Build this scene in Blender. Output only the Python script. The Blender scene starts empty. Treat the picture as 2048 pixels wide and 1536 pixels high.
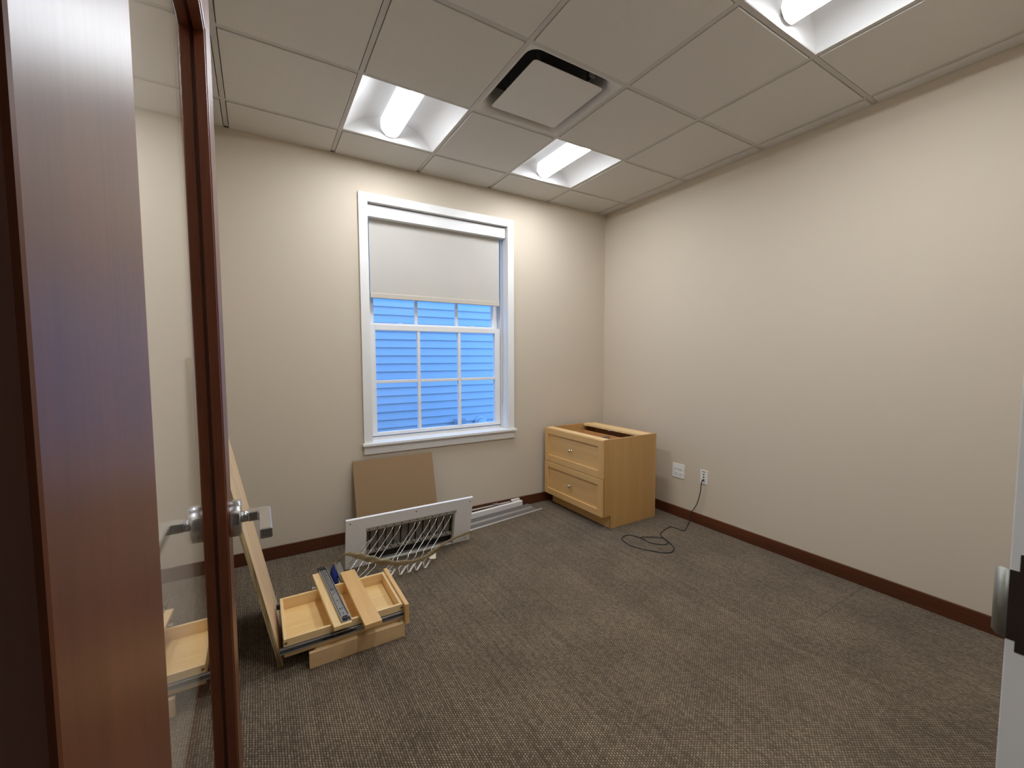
import bpy, bmesh, math, random
from mathutils import Vector, Matrix
S = bpy.context.scene
COL = S.collection
rnd = random.Random(7)

# ------------------------------------------------------------------ camera
YAW, PITCH, ROLL, FPX, CAMZ = math.radians(31.0706), math.radians(3.5786), math.radians(-0.1848), 843.448, 1.3597
fw = Vector((math.sin(YAW)*math.cos(PITCH), math.cos(YAW)*math.cos(PITCH), -math.sin(PITCH)))
rt = Vector((math.cos(YAW), -math.sin(YAW), 0)); up = rt.cross(fw)
c_, s_ = math.cos(ROLL), math.sin(ROLL)
rt, up = c_*rt + s_*up, -s_*rt + c_*up
cam = bpy.data.cameras.new('camera'); cam.sensor_width = 36; cam.sensor_fit = 'HORIZONTAL'
cam.lens = FPX/2048*36; cam.clip_start = 0.01; cam.clip_end = 100
camo = bpy.data.objects.new('camera', cam); COL.objects.link(camo)
M = Matrix((rt, up, -fw)).transposed().to_4x4(); M.translation = (0, 0, CAMZ); camo.matrix_world = M
S.camera = camo
# ------------------------------------------------------------------ world (blue dusk sky), exposure
w = bpy.data.worlds.new('dusk_sky'); S.world = w; w.use_nodes = True
bg = w.node_tree.nodes['Background']; bg.inputs[0].default_value = (0.15, 0.41, 1.0, 1); bg.inputs[1].default_value = 3.4
S.view_settings.view_transform = 'Standard'; S.view_settings.look = 'None'
S.view_settings.gamma = 1; S.view_settings.use_curve_mapping = False
S.view_settings.exposure = 0.0
LAMP_DOWN, LAMP_SIDE = 141.0, 1.45        # lens glow: bottom of the diffuser / its flanks
LAMP_COL = (0.945, 0.985, 1.045)

# ------------------------------------------------------------------ helpers: meshes
class MB:
    def __init__(s): s.v = []; s.f = []; s.sm = []; s.mi = []; s.m = 0
    def add(s, vs, fs, smooth=False):
        o = len(s.v); s.v += [Vector(p) for p in vs]
        for f in fs: s.f.append([i+o for i in f]); s.sm.append(smooth); s.mi.append(s.m)
        return s
    def box(s, x0, x1, y0, y1, z0, z1):
        return s.add([(x0,y0,z0),(x1,y0,z0),(x1,y1,z0),(x0,y1,z0),(x0,y0,z1),(x1,y0,z1),(x1,y1,z1),(x0,y1,z1)],
                     [(0,3,2,1),(4,5,6,7),(0,1,5,4),(1,2,6,5),(2,3,7,6),(3,0,4,7)])
    def obox(s, c, ax, ay, az):      # centre and three half-axis vectors
        c, ax, ay, az = map(Vector, (c, ax, ay, az))
        vs = [c + i*ax + j*ay + k*az for k in (-1,1) for (i,j) in ((-1,-1),(1,-1),(1,1),(-1,1))]
        return s.add(vs, [(0,3,2,1),(4,5,6,7),(0,1,5,4),(1,2,6,5),(2,3,7,6),(3,0,4,7)])
    def prism(s, poly, axis, a, b):  # polygon of (u,v), extruded along axis
        def P(u, v, t): return {'x': (t,u,v), 'y': (u,t,v), 'z': (u,v,t)}[axis]
        n = len(poly); vs = [P(u,v,a) for u,v in poly] + [P(u,v,b) for u,v in poly]
        return s.add(vs, [list(range(n))[::-1], list(range(n, 2*n))] + [(i,(i+1)%n,(i+1)%n+n,i+n) for i in range(n)])
    def tube(s, pts, r, n=8, cap=True, flat=None):
        pts = [Vector(p) for p in pts]; k = len(pts); rs = r if isinstance(r, (list, tuple)) else [r]*k
        vs = []; ref = None
        for i, p in enumerate(pts):
            t = (pts[min(i+1,k-1)] - pts[max(i-1,0)]).normalized()
            if ref is None: ref = Vector((0,0,1)) if abs(t.z) < .9 else Vector((1,0,0))
            a = (ref - t*ref.dot(t)).normalized(); b = t.cross(a); ref = a
            fl = flat[i] if flat else (1, 1)
            for j in range(n):
                q = 2*math.pi*j/n; vs.append(p + rs[i]*(fl[0]*math.cos(q)*a + fl[1]*math.sin(q)*b))
        fs = [(i*n+j, i*n+(j+1)%n, (i+1)*n+(j+1)%n, (i+1)*n+j) for i in range(k-1) for j in range(n)]
        s.add(vs, fs, True)
        if cap:
            o = len(s.v) - len(vs); s.f.append([o+j for j in range(n)][::-1]); s.f.append([o+(k-1)*n+j for j in range(n)]); s.sm += [False]*2; s.mi += [s.m]*2
        return s
    def cyl(s, p0, p1, r, n=24): return s.tube([p0, p1], r, n)
    def lathe(s, c, ax, prof, n=20):   # prof: (distance along ax, radius)
        c, ax = Vector(c), Vector(ax).normalized()
        a = ax.orthogonal().normalized(); b = ax.cross(a); vs = []
        for d, r in prof:
            for j in range(n):
                q = 2*math.pi*j/n; vs.append(c + ax*d + r*(math.cos(q)*a + math.sin(q)*b))
        k = len(prof); fs = [(i*n+j, i*n+(j+1)%n, (i+1)*n+(j+1)%n, (i+1)*n+j) for i in range(k-1) for j in range(n)]
        s.add(vs, fs, True); o = len(s.v) - len(vs)
        s.f.append([o+j for j in range(n)][::-1]); s.f.append([o+(k-1)*n+j for j in range(n)]); s.sm += [False]*2; s.mi += [s.m]*2
        return s
    def mesh(s, name, mats, org=(0,0,0), bevel=0, seg=2):
        me = bpy.data.meshes.new(name); o = Vector(org)
        me.from_pydata([v - o for v in s.v], [], s.f)
        for p, sm, mi in zip(me.polygons, s.sm, s.mi): p.use_smooth = sm; p.material_index = mi
        bm = bmesh.new(); bm.from_mesh(me); bmesh.ops.recalc_face_normals(bm, faces=bm.faces)
        if bevel:
            ed = [e for e in bm.edges if len(e.link_faces) == 2 and e.calc_face_angle(0) > .6]
            bmesh.ops.bevel(bm, geom=ed, offset=bevel, segments=seg, affect='EDGES', profile=.6, clamp_overlap=True)
        bm.to_mesh(me); bm.free()
        for m in (mats if isinstance(mats, (list, tuple)) else [mats]): me.materials.append(m)
        return me
def wloc(o):
    v = Vector((0,0,0))
    while o is not None: v += o.location; o = o.parent
    return v
def tag(o, label=None, cat=None, group=None, kind=None):
    if label: o['label'] = label
    if cat: o['category'] = cat
    if group: o['group'] = group
    if kind: o['kind'] = kind
    return o
def obj(name, mb, mats, parent=None, bevel=0, org=None, seg=2):
    """link what mb holds as ONE mesh object; vertices are in world space"""
    base = wloc(parent) if parent else Vector(org or (0,0,0))
    o = bpy.data.objects.new(name, mb.mesh(name, mats, base, bevel, seg)); COL.objects.link(o)
    if parent: o.parent = parent
    else: o.location = base
    return o
def empty(name, loc, label=None, cat=None, group=None, kind=None):
    o = bpy.data.objects.new(name, None); COL.objects.link(o); o.location = loc; o.empty_display_size = .1
    return tag(o, label, cat, group, kind)
def copy_tree(o, parent=None):
    c = o.copy(); COL.objects.link(c)
    if parent: c.parent = parent
    for ch in list(o.children): copy_tree(ch, c)
    return c
def B(*a): return MB().box(*a)

# ------------------------------------------------------------------ helpers: materials
def nodes(name):
    m = bpy.data.materials.new(name); m.use_nodes = True; nt = m.node_tree
    return m, nt, nt.nodes['Principled BSDF'], (lambda t, **k: _n(nt, t, **k)), nt.links.new
def _n(nt, t, **k):
    n = nt.nodes.new(t)
    for a, v in k.items():
        if a in ('ins',):
            for i, x in v.items(): n.inputs[i].default_value = x
        else: setattr(n, a, v)
    return n
def plain(name, col, rough=.5, metal=0, bump=0, bscale=200, var=0, vscale=6, coat=0, spec=.5, aniso=0):
    m, nt, b, N, L = nodes(name)
    b.inputs['Base Color'].default_value = (*col, 1); b.inputs['Roughness'].default_value = rough; b.inputs['Metallic'].default_value = metal
    b.inputs['Coat Weight'].default_value = coat; b.inputs['Coat Roughness'].default_value = .15; b.inputs['Specular IOR Level'].default_value = spec
    tc = N('ShaderNodeTexCoord')
    if var:
        no = N('ShaderNodeTexNoise', ins={'Scale': vscale, 'Detail': 4}); L(tc.outputs['Object'], no.inputs['Vector'])
        mx = N('ShaderNodeMix', data_type='RGBA'); mx.inputs['A'].default_value = (*[c*(1-var) for c in col], 1); mx.inputs['B'].default_value = (*[min(1, c*(1+var)) for c in col], 1)
        L(no.outputs['Fac'], mx.inputs['Factor']); L(mx.outputs['Result'], b.inputs['Base Color'])
    if bump:
        no2 = N('ShaderNodeTexNoise', ins={'Scale': bscale, 'Detail': 3}); L(tc.outputs['Object'], no2.inputs['Vector'])
        bp = N('ShaderNodeBump', ins={'Strength': bump, 'Distance': .002}); L(no2.outputs['Fac'], bp.inputs['Height']); L(bp.outputs['Normal'], b.inputs['Normal'])
    return m
def wood(name, c1, c2, axis='z', scale=1.0, rough=.4, coat=.1, fine=.5, spec=.5, crough=.2, bump=.12):
    """streaky grain running along the given axis"""
    m, nt, b, N, L = nodes(name)
    tc = N('ShaderNodeTexCoord'); mp = N('ShaderNodeMapping')
    sc = {'x': (.05,1,1), 'y': (1,.05,1), 'z': (1,1,.05)}[axis]
    mp.inputs['Scale'].default_value = [s*scale for s in sc]
    L(tc.outputs['Object'], mp.inputs['Vector'])
    n1 = N('ShaderNodeTexNoise', ins={'Scale': 14, 'Detail': 5, 'Distortion': .6}); L(mp.outputs[0], n1.inputs['Vector'])
    n2 = N('ShaderNodeTexNoise', ins={'Scale': 160, 'Detail': 2}); L(mp.outputs[0], n2.inputs['Vector'])
    ad = N('ShaderNodeMath', operation='MULTIPLY_ADD'); L(n2.outputs['Fac'], ad.inputs[0]); ad.inputs[1].default_value = fine; L(n1.outputs['Fac'], ad.inputs[2])
    rp = N('ShaderNodeMapRange', ins={'From Min': .45+fine*.3, 'From Max': .6+fine*.7}); L(ad.outputs[0], rp.inputs['Value'])
    mx = N('ShaderNodeMix', data_type='RGBA'); mx.inputs['A'].default_value = (*c1, 1); mx.inputs['B'].default_value = (*c2, 1)
    L(rp.outputs[0], mx.inputs['Factor']); L(mx.outputs['Result'], b.inputs['Base Color'])
    b.inputs['Roughness'].default_value = rough; b.inputs['Coat Weight'].default_value = coat; b.inputs['Coat Roughness'].default_value = crough; b.inputs['Specular IOR Level'].default_value = spec
    bp = N('ShaderNodeBump', ins={'Strength': bump, 'Distance': .0008}); L(n2.outputs['Fac'], bp.inputs['Height']); L(bp.outputs['Normal'], b.inputs['Normal'])
    return m
def glass(name, tint=(1,1,1), rough=0.0):
    """thin clear pane: transmission plus Fresnel (Schlick) mirror at each of its two faces"""
    m, nt, b, N, L = nodes(name); nt.nodes.remove(b); out = nt.nodes['Material Output']
    g = N('ShaderNodeNewGeometry'); d = N('ShaderNodeVectorMath', operation='DOT_PRODUCT'); L(g.outputs['Incoming'], d.inputs[0]); L(g.outputs['Normal'], d.inputs[1])
    ab = N('ShaderNodeMath', operation='ABSOLUTE'); L(d.outputs['Value'], ab.inputs[0])
    om = N('ShaderNodeMath', operation='SUBTRACT'); om.inputs[0].default_value = 1; L(ab.outputs[0], om.inputs[1])
    pw = N('ShaderNodeMath', operation='POWER'); L(om.outputs[0], pw.inputs[0]); pw.inputs[1].default_value = 5
    sc = N('ShaderNodeMath', operation='MULTIPLY_ADD'); L(pw.outputs[0], sc.inputs[0]); sc.inputs[1].default_value = .94; sc.inputs[2].default_value = .04
    t = N('ShaderNodeBsdfTransparent'); t.inputs[0].default_value = (*tint, 1)
    gl = N('ShaderNodeBsdfGlossy'); gl.inputs['Roughness'].default_value = rough; gl.inputs[0].default_value = (1, 1, 1, 1)
    mx = N('ShaderNodeMixShader'); L(sc.outputs[0], mx.inputs[0]); L(t.outputs[0], mx.inputs[1]); L(gl.outputs[0], mx.inputs[2]); L(mx.outputs[0], out.inputs[0])
    return m
def carpet_mat():
    m, nt, b, N, L = nodes('woven_carpet')
    tc = N('ShaderNodeTexCoord'); sp = N('ShaderNodeSeparateXYZ'); L(tc.outputs['Object'], sp.inputs[0])
    def M_(op, a, bb=None, c=None):
        n = N('ShaderNodeMath', operation=op)
        for i, x in enumerate((a, bb, c)):
            if x is None: continue
            if isinstance(x, (int, float)): n.inputs[i].default_value = x
            else: L(x, n.inputs[i])
        return n.outputs[0]
    wob = N('ShaderNodeTexNoise', ins={'Scale': 30, 'Detail': 1}); L(tc.outputs['Object'], wob.inputs['Vector'])
    u = M_('ADD', M_('DIVIDE', sp.outputs['X'], .0088), M_('MULTIPLY', wob.outputs['Fac'], .5))
    fu = M_('FLOOR', u)
    v = M_('ADD', M_('DIVIDE', sp.outputs['Y'], .0105), M_('MULTIPLY', fu, .5)); fv = M_('FLOOR', v)
    su = M_('SINE', M_('MULTIPLY', M_('FRACT', u), math.pi)); sv = M_('SINE', M_('MULTIPLY', M_('FRACT', v), math.pi))
    loop = M_('MULTIPLY', M_('POWER', su, .9), M_('MULTIPLY_ADD', sv, .75, .25))
    cv = N('ShaderNodeCombineXYZ'); L(fu, cv.inputs[0]); L(fv, cv.inputs[1])
    wn = N('ShaderNodeTexWhiteNoise', noise_dimensions='2D'); L(cv.outputs[0], wn.inputs['Vector'])
    cu = N('ShaderNodeCombineXYZ'); L(fu, cu.inputs[0])
    wr = N('ShaderNodeTexWhiteNoise', noise_dimensions='2D'); L(cu.outputs[0], wr.inputs['Vector'])
    fib = N('ShaderNodeTexNoise', ins={'Scale': 700, 'Detail': 2}); L(tc.outputs['Object'], fib.inputs['Vector'])
    big = N('ShaderNodeTexNoise', ins={'Scale': 3.5, 'Detail': 3}); L(tc.outputs['Object'], big.inputs['Vector'])
    tone = M_('MULTIPLY_ADD', wn.outputs['Value'], .28, M_('MULTIPLY_ADD', wr.outputs['Value'], .12, M_('MULTIPLY_ADD', fib.outputs['Fac'], .35, M_('MULTIPLY', big.outputs['Fac'], .40))))
    tone = M_('MULTIPLY', tone, M_('MULTIPLY_ADD', loop, .85, .15))
    # seams of the carpet tiles near the far jamb
    def seam(coord, at, wd): return M_('LESS_THAN', M_('ABSOLUTE', M_('SUBTRACT', coord, at)), wd)
    sm = M_('MAXIMUM', seam(sp.outputs['X'], 2.556, .0022), M_('MULTIPLY', seam(sp.outputs['Y'], .996, .003), M_('GREATER_THAN', sp.outputs['X'], 2.43)))
    tone = M_('MULTIPLY', tone, M_('MULTIPLY_ADD', sm, -.35, 1))
    rp = N('ShaderNodeValToRGB'); L(tone, rp.inputs[0]); e = rp.color_ramp.elements
    e[0].position = 0; e[0].color = (.014, .009, .0052, 1); e[1].position = .85; e[1].color = (.46, .36, .245, 1)
    md = rp.color_ramp.elements.new(.36); md.color = (.135, .097, .060, 1)
    L(rp.outputs[0], b.inputs['Base Color']); b.inputs['Roughness'].default_value = .95; b.inputs['Specular IOR Level'].default_value = .12
    b.inputs['Sheen Weight'].default_value = .15; b.inputs['Sheen Roughness'].default_value = .5
    bp = N('ShaderNodeBump', ins={'Strength': .9, 'Distance': .003}); L(loop, bp.inputs['Height']); L(bp.outputs['Normal'], b.inputs['Normal'])
    return m
def lens_mat(name='led_diffuser', down=LAMP_DOWN):
    m, nt, b, N, L = nodes(name); nt.nodes.remove(b); out = nt.nodes['Material Output']
    tc = N('ShaderNodeTexCoord'); sp = N('ShaderNodeSeparateXYZ'); L(tc.outputs['Normal'], sp.inputs[0])
    ng = N('ShaderNodeMath', operation='MULTIPLY'); L(sp.outputs['Z'], ng.inputs[0]); ng.inputs[1].default_value = -1
    mr = N('ShaderNodeMapRange', interpolation_type='SMOOTHSTEP', ins={'From Min': .86, 'From Max': .985, 'To Min': LAMP_SIDE, 'To Max': down}); L(ng.outputs[0], mr.inputs['Value'])
    em = N('ShaderNodeEmission'); em.inputs[0].default_value = (*LAMP_COL, 1); L(mr.outputs[0], em.inputs[1]); L(em.outputs[0], out.inputs[0])
    return m
WALL = plain('beige_wall_paint', (.60, .525, .42), .75, bump=.12, bscale=260, spec=.25)
TRIM = plain('white_trim_paint', (.80, .80, .79), .35)
VINYL = plain('white_window_vinyl', (.80, .80, .79), .35)
CHERRY = wood('dark_cherry_door', (.105, .026, .0072), (.158, .041, .0115), 'z', 1.2, .38, .12, .5, .42, .34, .03)
CHERRYX = wood('cherry_base_x', (.062, .0165, .0065), (.10, .028, .010), 'x', 1.0, .35, .2)
CHERRYY = wood('cherry_base_y', (.072, .0195, .0075), (.115, .032, .011), 'y', 1.0, .35, .2)
CARPET = carpet_mat()
TILE = plain('ceiling_tile', (.62, .595, .555), .95, bump=.5, bscale=220, var=.05, vscale=130, spec=.1)
GRID = plain('grid_bar_paint', (.50, .475, .44), .6)
WHITEM = plain('white_enamel', (.78, .78, .78), .4)
DARK = plain('dark_void', (.02, .018, .016), .8)
FABRIC = plain('roller_shade_fabric', (.52, .495, .45), .9, bump=.25, bscale=900)
HEM = plain('shade_hem_fabric', (.55, .505, .43), .8, bump=.15, bscale=900)
STEEL = plain('satin_nickel', (.64, .64, .65), .21, 1)
STEELD = plain('dark_reflection_steel', (.075, .058, .055), .42, .9)  # steel; its reflection of dark surroundings is put into the colour
ZINC = plain('zinc_slide', (.55, .57, .58), .33, 1, var=.1, vscale=30)
ZINCD = plain('grey_slide_steel', (.40, .42, .43), .38, .7)
BLACKP = plain('black_plastic', (.012, .012, .013), .4)
BRASS = plain('knob_nickel', (.80, .73, .60), .2, 1)
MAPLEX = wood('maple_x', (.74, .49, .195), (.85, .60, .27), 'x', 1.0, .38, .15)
MAPLEF = wood('maple_lit_z', (.66, .40, .155), (.74, .465, .19), 'z', 1.0, .38, .15)  # lit copy of the side's maple: drawer fronts brightened through their colour
MAPLEY = wood('maple_y', (.66, .40, .155), (.74, .465, .19), 'y', 1.0, .38, .15)  # brightened likewise for the drawer fronts; loose boards share it
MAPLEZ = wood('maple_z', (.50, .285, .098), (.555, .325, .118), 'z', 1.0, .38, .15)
BIRCHX = wood('birch_x', (.74, .51, .235), (.86, .64, .34), 'x', 1.0, .45, .05)
BIRCHY = wood('birch_y', (.74, .51, .235), (.86, .64, .34), 'y', 1.0, .45, .05)
BIRCHZ = wood('birch_z', (.66, .46, .255), (.77, .58, .36), 'z', 1.0, .5, .05)
INNER = wood('drawer_inner_wood', (.56, .29, .115), (.66, .37, .16), 'y', 1.0, .45, .1)
MAPLEB = wood('maple_front_x', (.63, .42, .215), (.71, .49, .265), 'x', 1.0, .42, .1)
SLIDED = plain('dark_slide_steel', (.10, .105, .11), .4, .6)
DIFF = plain('diffuser_paint', (.60, .575, .545), .5)
PLYEDGE = wood('ply_edge', (.20, .14, .06), (.55, .44, .22), 'z', 6.0, .7, 0, .2)
BROWNB = plain('hardboard_brown', (.29, .185, .092), .75, bump=.15, bscale=500, var=.12, vscale=300)
WPANEL = plain('white_painted_board', (.80, .79, .785), .55, bump=.08, bscale=200)
GREYM = plain('grey_grille_metal', (.26, .245, .205), .5, .3)
LIPM = plain('grille_lip_metal', (.40, .37, .31), .5, .2)
CHROME = plain('bright_wire', (.90, .89, .86), .22, .75)
ALU = plain('aluminium_strip', (.62, .60, .58), .35, .6)
ALUD = plain('dark_channel', (.40, .39, .375), .4, .4)
ALUW = plain('white_blind_rail', (.75, .73, .70), .45)
PLATE = plain('outlet_white', (.80, .79, .77), .35)
BLUE = plain('blue_plastic', (.01, .025, .17), .4, bump=.3, bscale=60)
PAPER = plain('cream_paper', (.85, .80, .62), .7)
SIDING = plain('vinyl_siding', (.62, .66, .70), .55, var=.03, vscale=8)
UTIL = plain('utility_grey', (.45, .47, .50), .5)
GROUND = plain('outdoor_ground', (.12, .12, .12), .9, var=.3)
CLEAR = glass('clear_glass'); LENS = lens_mat()
def film_mat():
    m, nt, b, N, L = nodes('brown_stretch_film'); out = nt.nodes['Material Output']
    b.inputs['Base Color'].default_value = (.46, .37, .225, 1); b.inputs['Roughness'].default_value = .18; b.inputs['Coat Weight'].default_value = .6
    tc = N('ShaderNodeTexCoord'); no = N('ShaderNodeTexNoise', ins={'Scale': 45, 'Detail': 4, 'Distortion': 1.5}); L(tc.outputs['Object'], no.inputs['Vector'])
    bp = N('ShaderNodeBump', ins={'Strength': .9, 'Distance': .006}); L(no.outputs['Fac'], bp.inputs['Height']); L(bp.outputs['Normal'], b.inputs['Normal'])
    t = N('ShaderNodeBsdfTransparent'); t.inputs[0].default_value = (.85, .76, .58, 1); mx = N('ShaderNodeMixShader'); mx.inputs[0].default_value = .52
    L(t.outputs[0], mx.inputs[1]); L(b.outputs[0], mx.inputs[2]); L(mx.outputs[0], out.inputs[0])
    return m
FILM = film_mat()

# ------------------------------------------------------------------ room shell
XL, XR, YF, YB, ZC = -.240, 3.042, .130, 3.223, 2.782
WT = .16
st = lambda name, mb, m, label, cat, **k: tag(obj(name, mb, m, **k), label, cat, kind='structure')
floor = st('floor', B(-2.3, XR+.1, -1.75, YB+.1, -.1, 0), CARPET, 'brown woven carpet covering the whole office floor', 'floor')
OX0, OX1, OZ0, OZ1 = .700, 1.908, .700, 2.505
mb = MB().box(XL-WT, OX0, YB, YB+WT, -.3, 3.0).box(OX1, XR+WT, YB, YB+WT, -.3, 3.0).box(OX0, OX1, YB, YB+WT, -.3, OZ0).box(OX0, OX1, YB, YB+WT, OZ1, 3.0)
st('wall_back', mb, WALL, 'beige painted wall with the window in it', 'wall')
st('wall_right', B(XR, XR+WT, -1.75, YB, -.1, 3.0), WALL, 'bare beige wall with two outlet plates, right of the cabinet', 'wall')
st('wall_left', B(XL-WT, XL, YF, YB, -.1, 3.0), WALL, 'beige wall behind the open glazed door', 'wall')
JX0, JX1 = -.150, .880                       # door opening
mb = MB().box(-2.2, JX0-.05, -.02, YF, 0, 3.0).box(JX1+.05, XR, -.02, YF, 0, 3.0).box(JX0-.05, JX1+.05, -.02, YF, 2.17, 3.0)
st('wall_front', mb, WALL, 'beige wall around the doorway the camera stands in', 'wall')
st('wall_hall', B(-2.3, XR, -1.75, -1.65, 0, 3.0), plain('hall_bounce_dark', (.14, .115, .09), .8), 'wall of the hall behind the doorway', 'wall')  # unseen wall, coloured dark to cut bounced light on the door edge
st('wall_hall_end', B(-2.3, -2.2, -1.65, YF, 0, 3.0), WALL, 'end wall of the hall outside the room', 'wall')
# door frame (white hollow metal) with the strike plate
tr = tag(empty('trim_1', (JX1, YF, 0)), 'white painted steel door frame at the right edge', 'door frame', kind='structure')
obj('jamb', B(JX1, JX1+.05, -.03, YF, 0, 2.12), TRIM, tr, .0015)
obj('jamb', B(JX0-.05, JX0, -.03, YF, 0, 2.12), TRIM, tr, .0015)
obj('head_jamb', B(JX0-.05, JX1+.05, -.03, YF, 2.12, 2.17), TRIM, tr, .0015)
obj('door_stop', B(JX1-.016, JX1, -.03, .055, 0, 2.12), TRIM, tr, .001)
mb = MB().prism([(.066,.953),(.1205,.953),(.1205,.968),(.1295,.968),(.1295,1.066),(.1205,1.066),(.1205,1.090),(.066,1.090)], 'x', JX1-.0016, JX1+.0005)
spl = obj('strike_plate', mb, STEELD, tr, .0004); spl['label'] = 'dark metal strike plate'
lp = MB(); prof = [(JX1-.0016, .1290), (JX1-.0014, .134), (JX1+.001, .1385), (JX1+.005, .1425), (JX1+.010, .145)]
vs = []; fs = []
for k, (x, y) in enumerate(prof):
    z0, z1 = (.968, 1.066) if k < 3 else (.971, 1.063)
    vs += [(x, y, z0), (x, y, z1), (x+.0016, y-.0006, z0), (x+.0016, y-.0006, z1)]
for k in range(len(prof)-1):
    a, b = 4*k, 4*k+4; fs += [(a, a+1, b+1, b), (a+2, b+2, b+3, a+3), (a, b, b+2, a+2), (a+1, a+3, b+3, b+1)]
fs += [(0,2,3,1), (a+4, a+5, a+7, a+6)]
lp.add(vs, fs, True); obj('strike_lip', lp, plain('dull_lip', (.30, .30, .265), .5, .8), tr)

# ceiling: plenum slab, grid bars, wall angles, tegular tiles
ceil = tag(empty('ceiling', (1.4, 1.6, ZC)), 'suspended ceiling of square off-white acoustic tiles in a grid', 'ceiling', kind='structure')
obj('ceiling_slab', B(-2.3, XR+WT, -1.8, YB+WT, 3.0, 3.06), TILE, ceil)
for a in ((-2.2, -.763, -1.65, -.02), (-.157, XR, -1.65, -.02), (-.763, -.157, -1.65, -.763), (-.763, -.157, -.157, -.02)): obj('hall_soffit', B(*a, 2.6, 2.64), TILE, ceil)
G0X, G0Y, GS = .4944, 2.2765, .6096
gx = [G0X + GS*i for i in range(-1, 5)]; gy = [G0Y + GS*j for j in range(-3, 2)]
ZG = ZC + .0035
for x in gx: obj('grid_bar', B(x-.012, x+.012, YF, YB, ZG, ZG+.03), GRID, ceil, .0006)
for y in gy:
    xs = [XL] + gx + [XR]
    for a, b in zip(xs, xs[1:]): obj('grid_bar', B(a+.012, b-.012, y-.012, y+.012, ZG+.0004, ZG+.028), GRID, ceil, .0006)
for a in ((XL, XR, YB-.02, YB), (XL, XR, YF, YF+.02), (XL, XL+.02, YF, YB), (XR-.02, XR, YF, YB)): obj('wall_angle', B(*a, ZG, ZG+.025), GRID, ceil)
CX = [XL] + gx + [XR]; CY = [YF] + gy + [YB]
LIGHTS = {(2,4), (4,4), (4,1), (2,1)}; VENT = (3,3)
tile_cache = {}
for ix in range(len(CX)-1):
    for iy in range(len(CY)-1):
        if (ix,iy) in LIGHTS or (ix,iy) == VENT: continue
        x0, x1, y0, y1 = CX[ix], CX[ix+1], CY[iy], CY[iy+1]
        i0 = .0155 if ix else .001; i1 = .0155 if ix < len(CX)-2 else .001; j0 = .0155 if iy else .001; j1 = .0155 if iy < len(CY)-2 else .001
        x0 += i0; x1 -= i1; y0 += j0; y1 -= j1
        key = (round(x1-x0, 4), round(y1-y0, 4))
        if key not in tile_cache:
            tile_cache[key] = B(-(x1-x0)/2, (x1-x0)/2, -(y1-y0)/2, (y1-y0)/2, 0, .018).mesh('ceiling_tile', TILE, bevel=.003)
        o = bpy.data.objects.new('ceiling_tile', tile_cache[key]); COL.objects.link(o); o.parent = ceil
        o.location = Vector(((x0+x1)/2, (y0+y1)/2, ZC)) - ceil.location

# baseboards
BH, BT = .0864, .014
st('baseboard_back', B(XL, XR, YB-BT, YB, 0, BH), CHERRYX, 'dark cherry baseboard along the window wall', 'baseboard', bevel=.003)
st('baseboard_right', B(XR-BT, XR, YF, YB-BT, 0, BH), CHERRYY, 'cherry baseboard along the bare right-hand wall', 'baseboard', bevel=.003)
st('baseboard_left', B(XL, XL+BT, YF, YB-BT, 0, BH), CHERRYY, 'cherry baseboard behind the open glazed door', 'baseboard', bevel=.003)

# ------------------------------------------------------------------ window
win = tag(empty('window_1', (1.304, YB, .727)), 'white double-hung window with divided panes, half covered by a shade', 'window', kind='structure')
CY0 = YB - .020
def poly_xz(pts, y0, y1): return MB().prism(pts, 'y', y0, y1)
obj('side_casing', poly_xz([(.655,.727),(.718,.727),(.718,2.490),(.655,2.551)], CY0, YB), TRIM, win, .0015)
obj('side_casing', poly_xz([(1.892,.727),(1.953,.727),(1.953,2.551),(1.892,2.490)], CY0, YB), TRIM, win, .0015)
obj('head_casing', poly_xz([(.655,2.551),(.718,2.490),(1.892,2.490),(1.953,2.551)], CY0, YB), TRIM, win, .0015)
obj('stool', B(.643, 1.969, YB-.045, 3.318, .708, .727), TRIM, win, .003)
obj('apron', B(.656, 1.957, YB-.017, YB, .643, .707), TRIM, win, .0015)
obj('jamb_liner', B(.700, .722, YB, 3.42, .727, 2.505), TRIM, win)
obj('jamb_liner', B(1.888, 1.908, YB, 3.42, .727, 2.505), TRIM, win)
obj('head_liner', B(.722, 1.888, YB, 3.42, 2.488, 2.505), TRIM, win)
obj('sill', MB().prism([(3.318,.700),(3.318,.748),(3.345,.752),(3.42,.735),(3.42,.700)], 'x', .722, 1.888), VINYL, win, .001)
obj('jamb_track', B(.722, .737, 3.300, 3.308, .727, 2.488), VINYL, win, .0008); obj('jamb_track', B(.722, .737, 3.352, 3.360, .727, 2.488), VINYL, win, .0008)
obj('jamb_track', B(1.873, 1.888, 3.300, 3.308, .727, 2.488), VINYL, win, .0008); obj('jamb_track', B(1.873, 1.888, 3.352, 3.360, .727, 2.488), VINYL, win, .0008)
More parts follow.
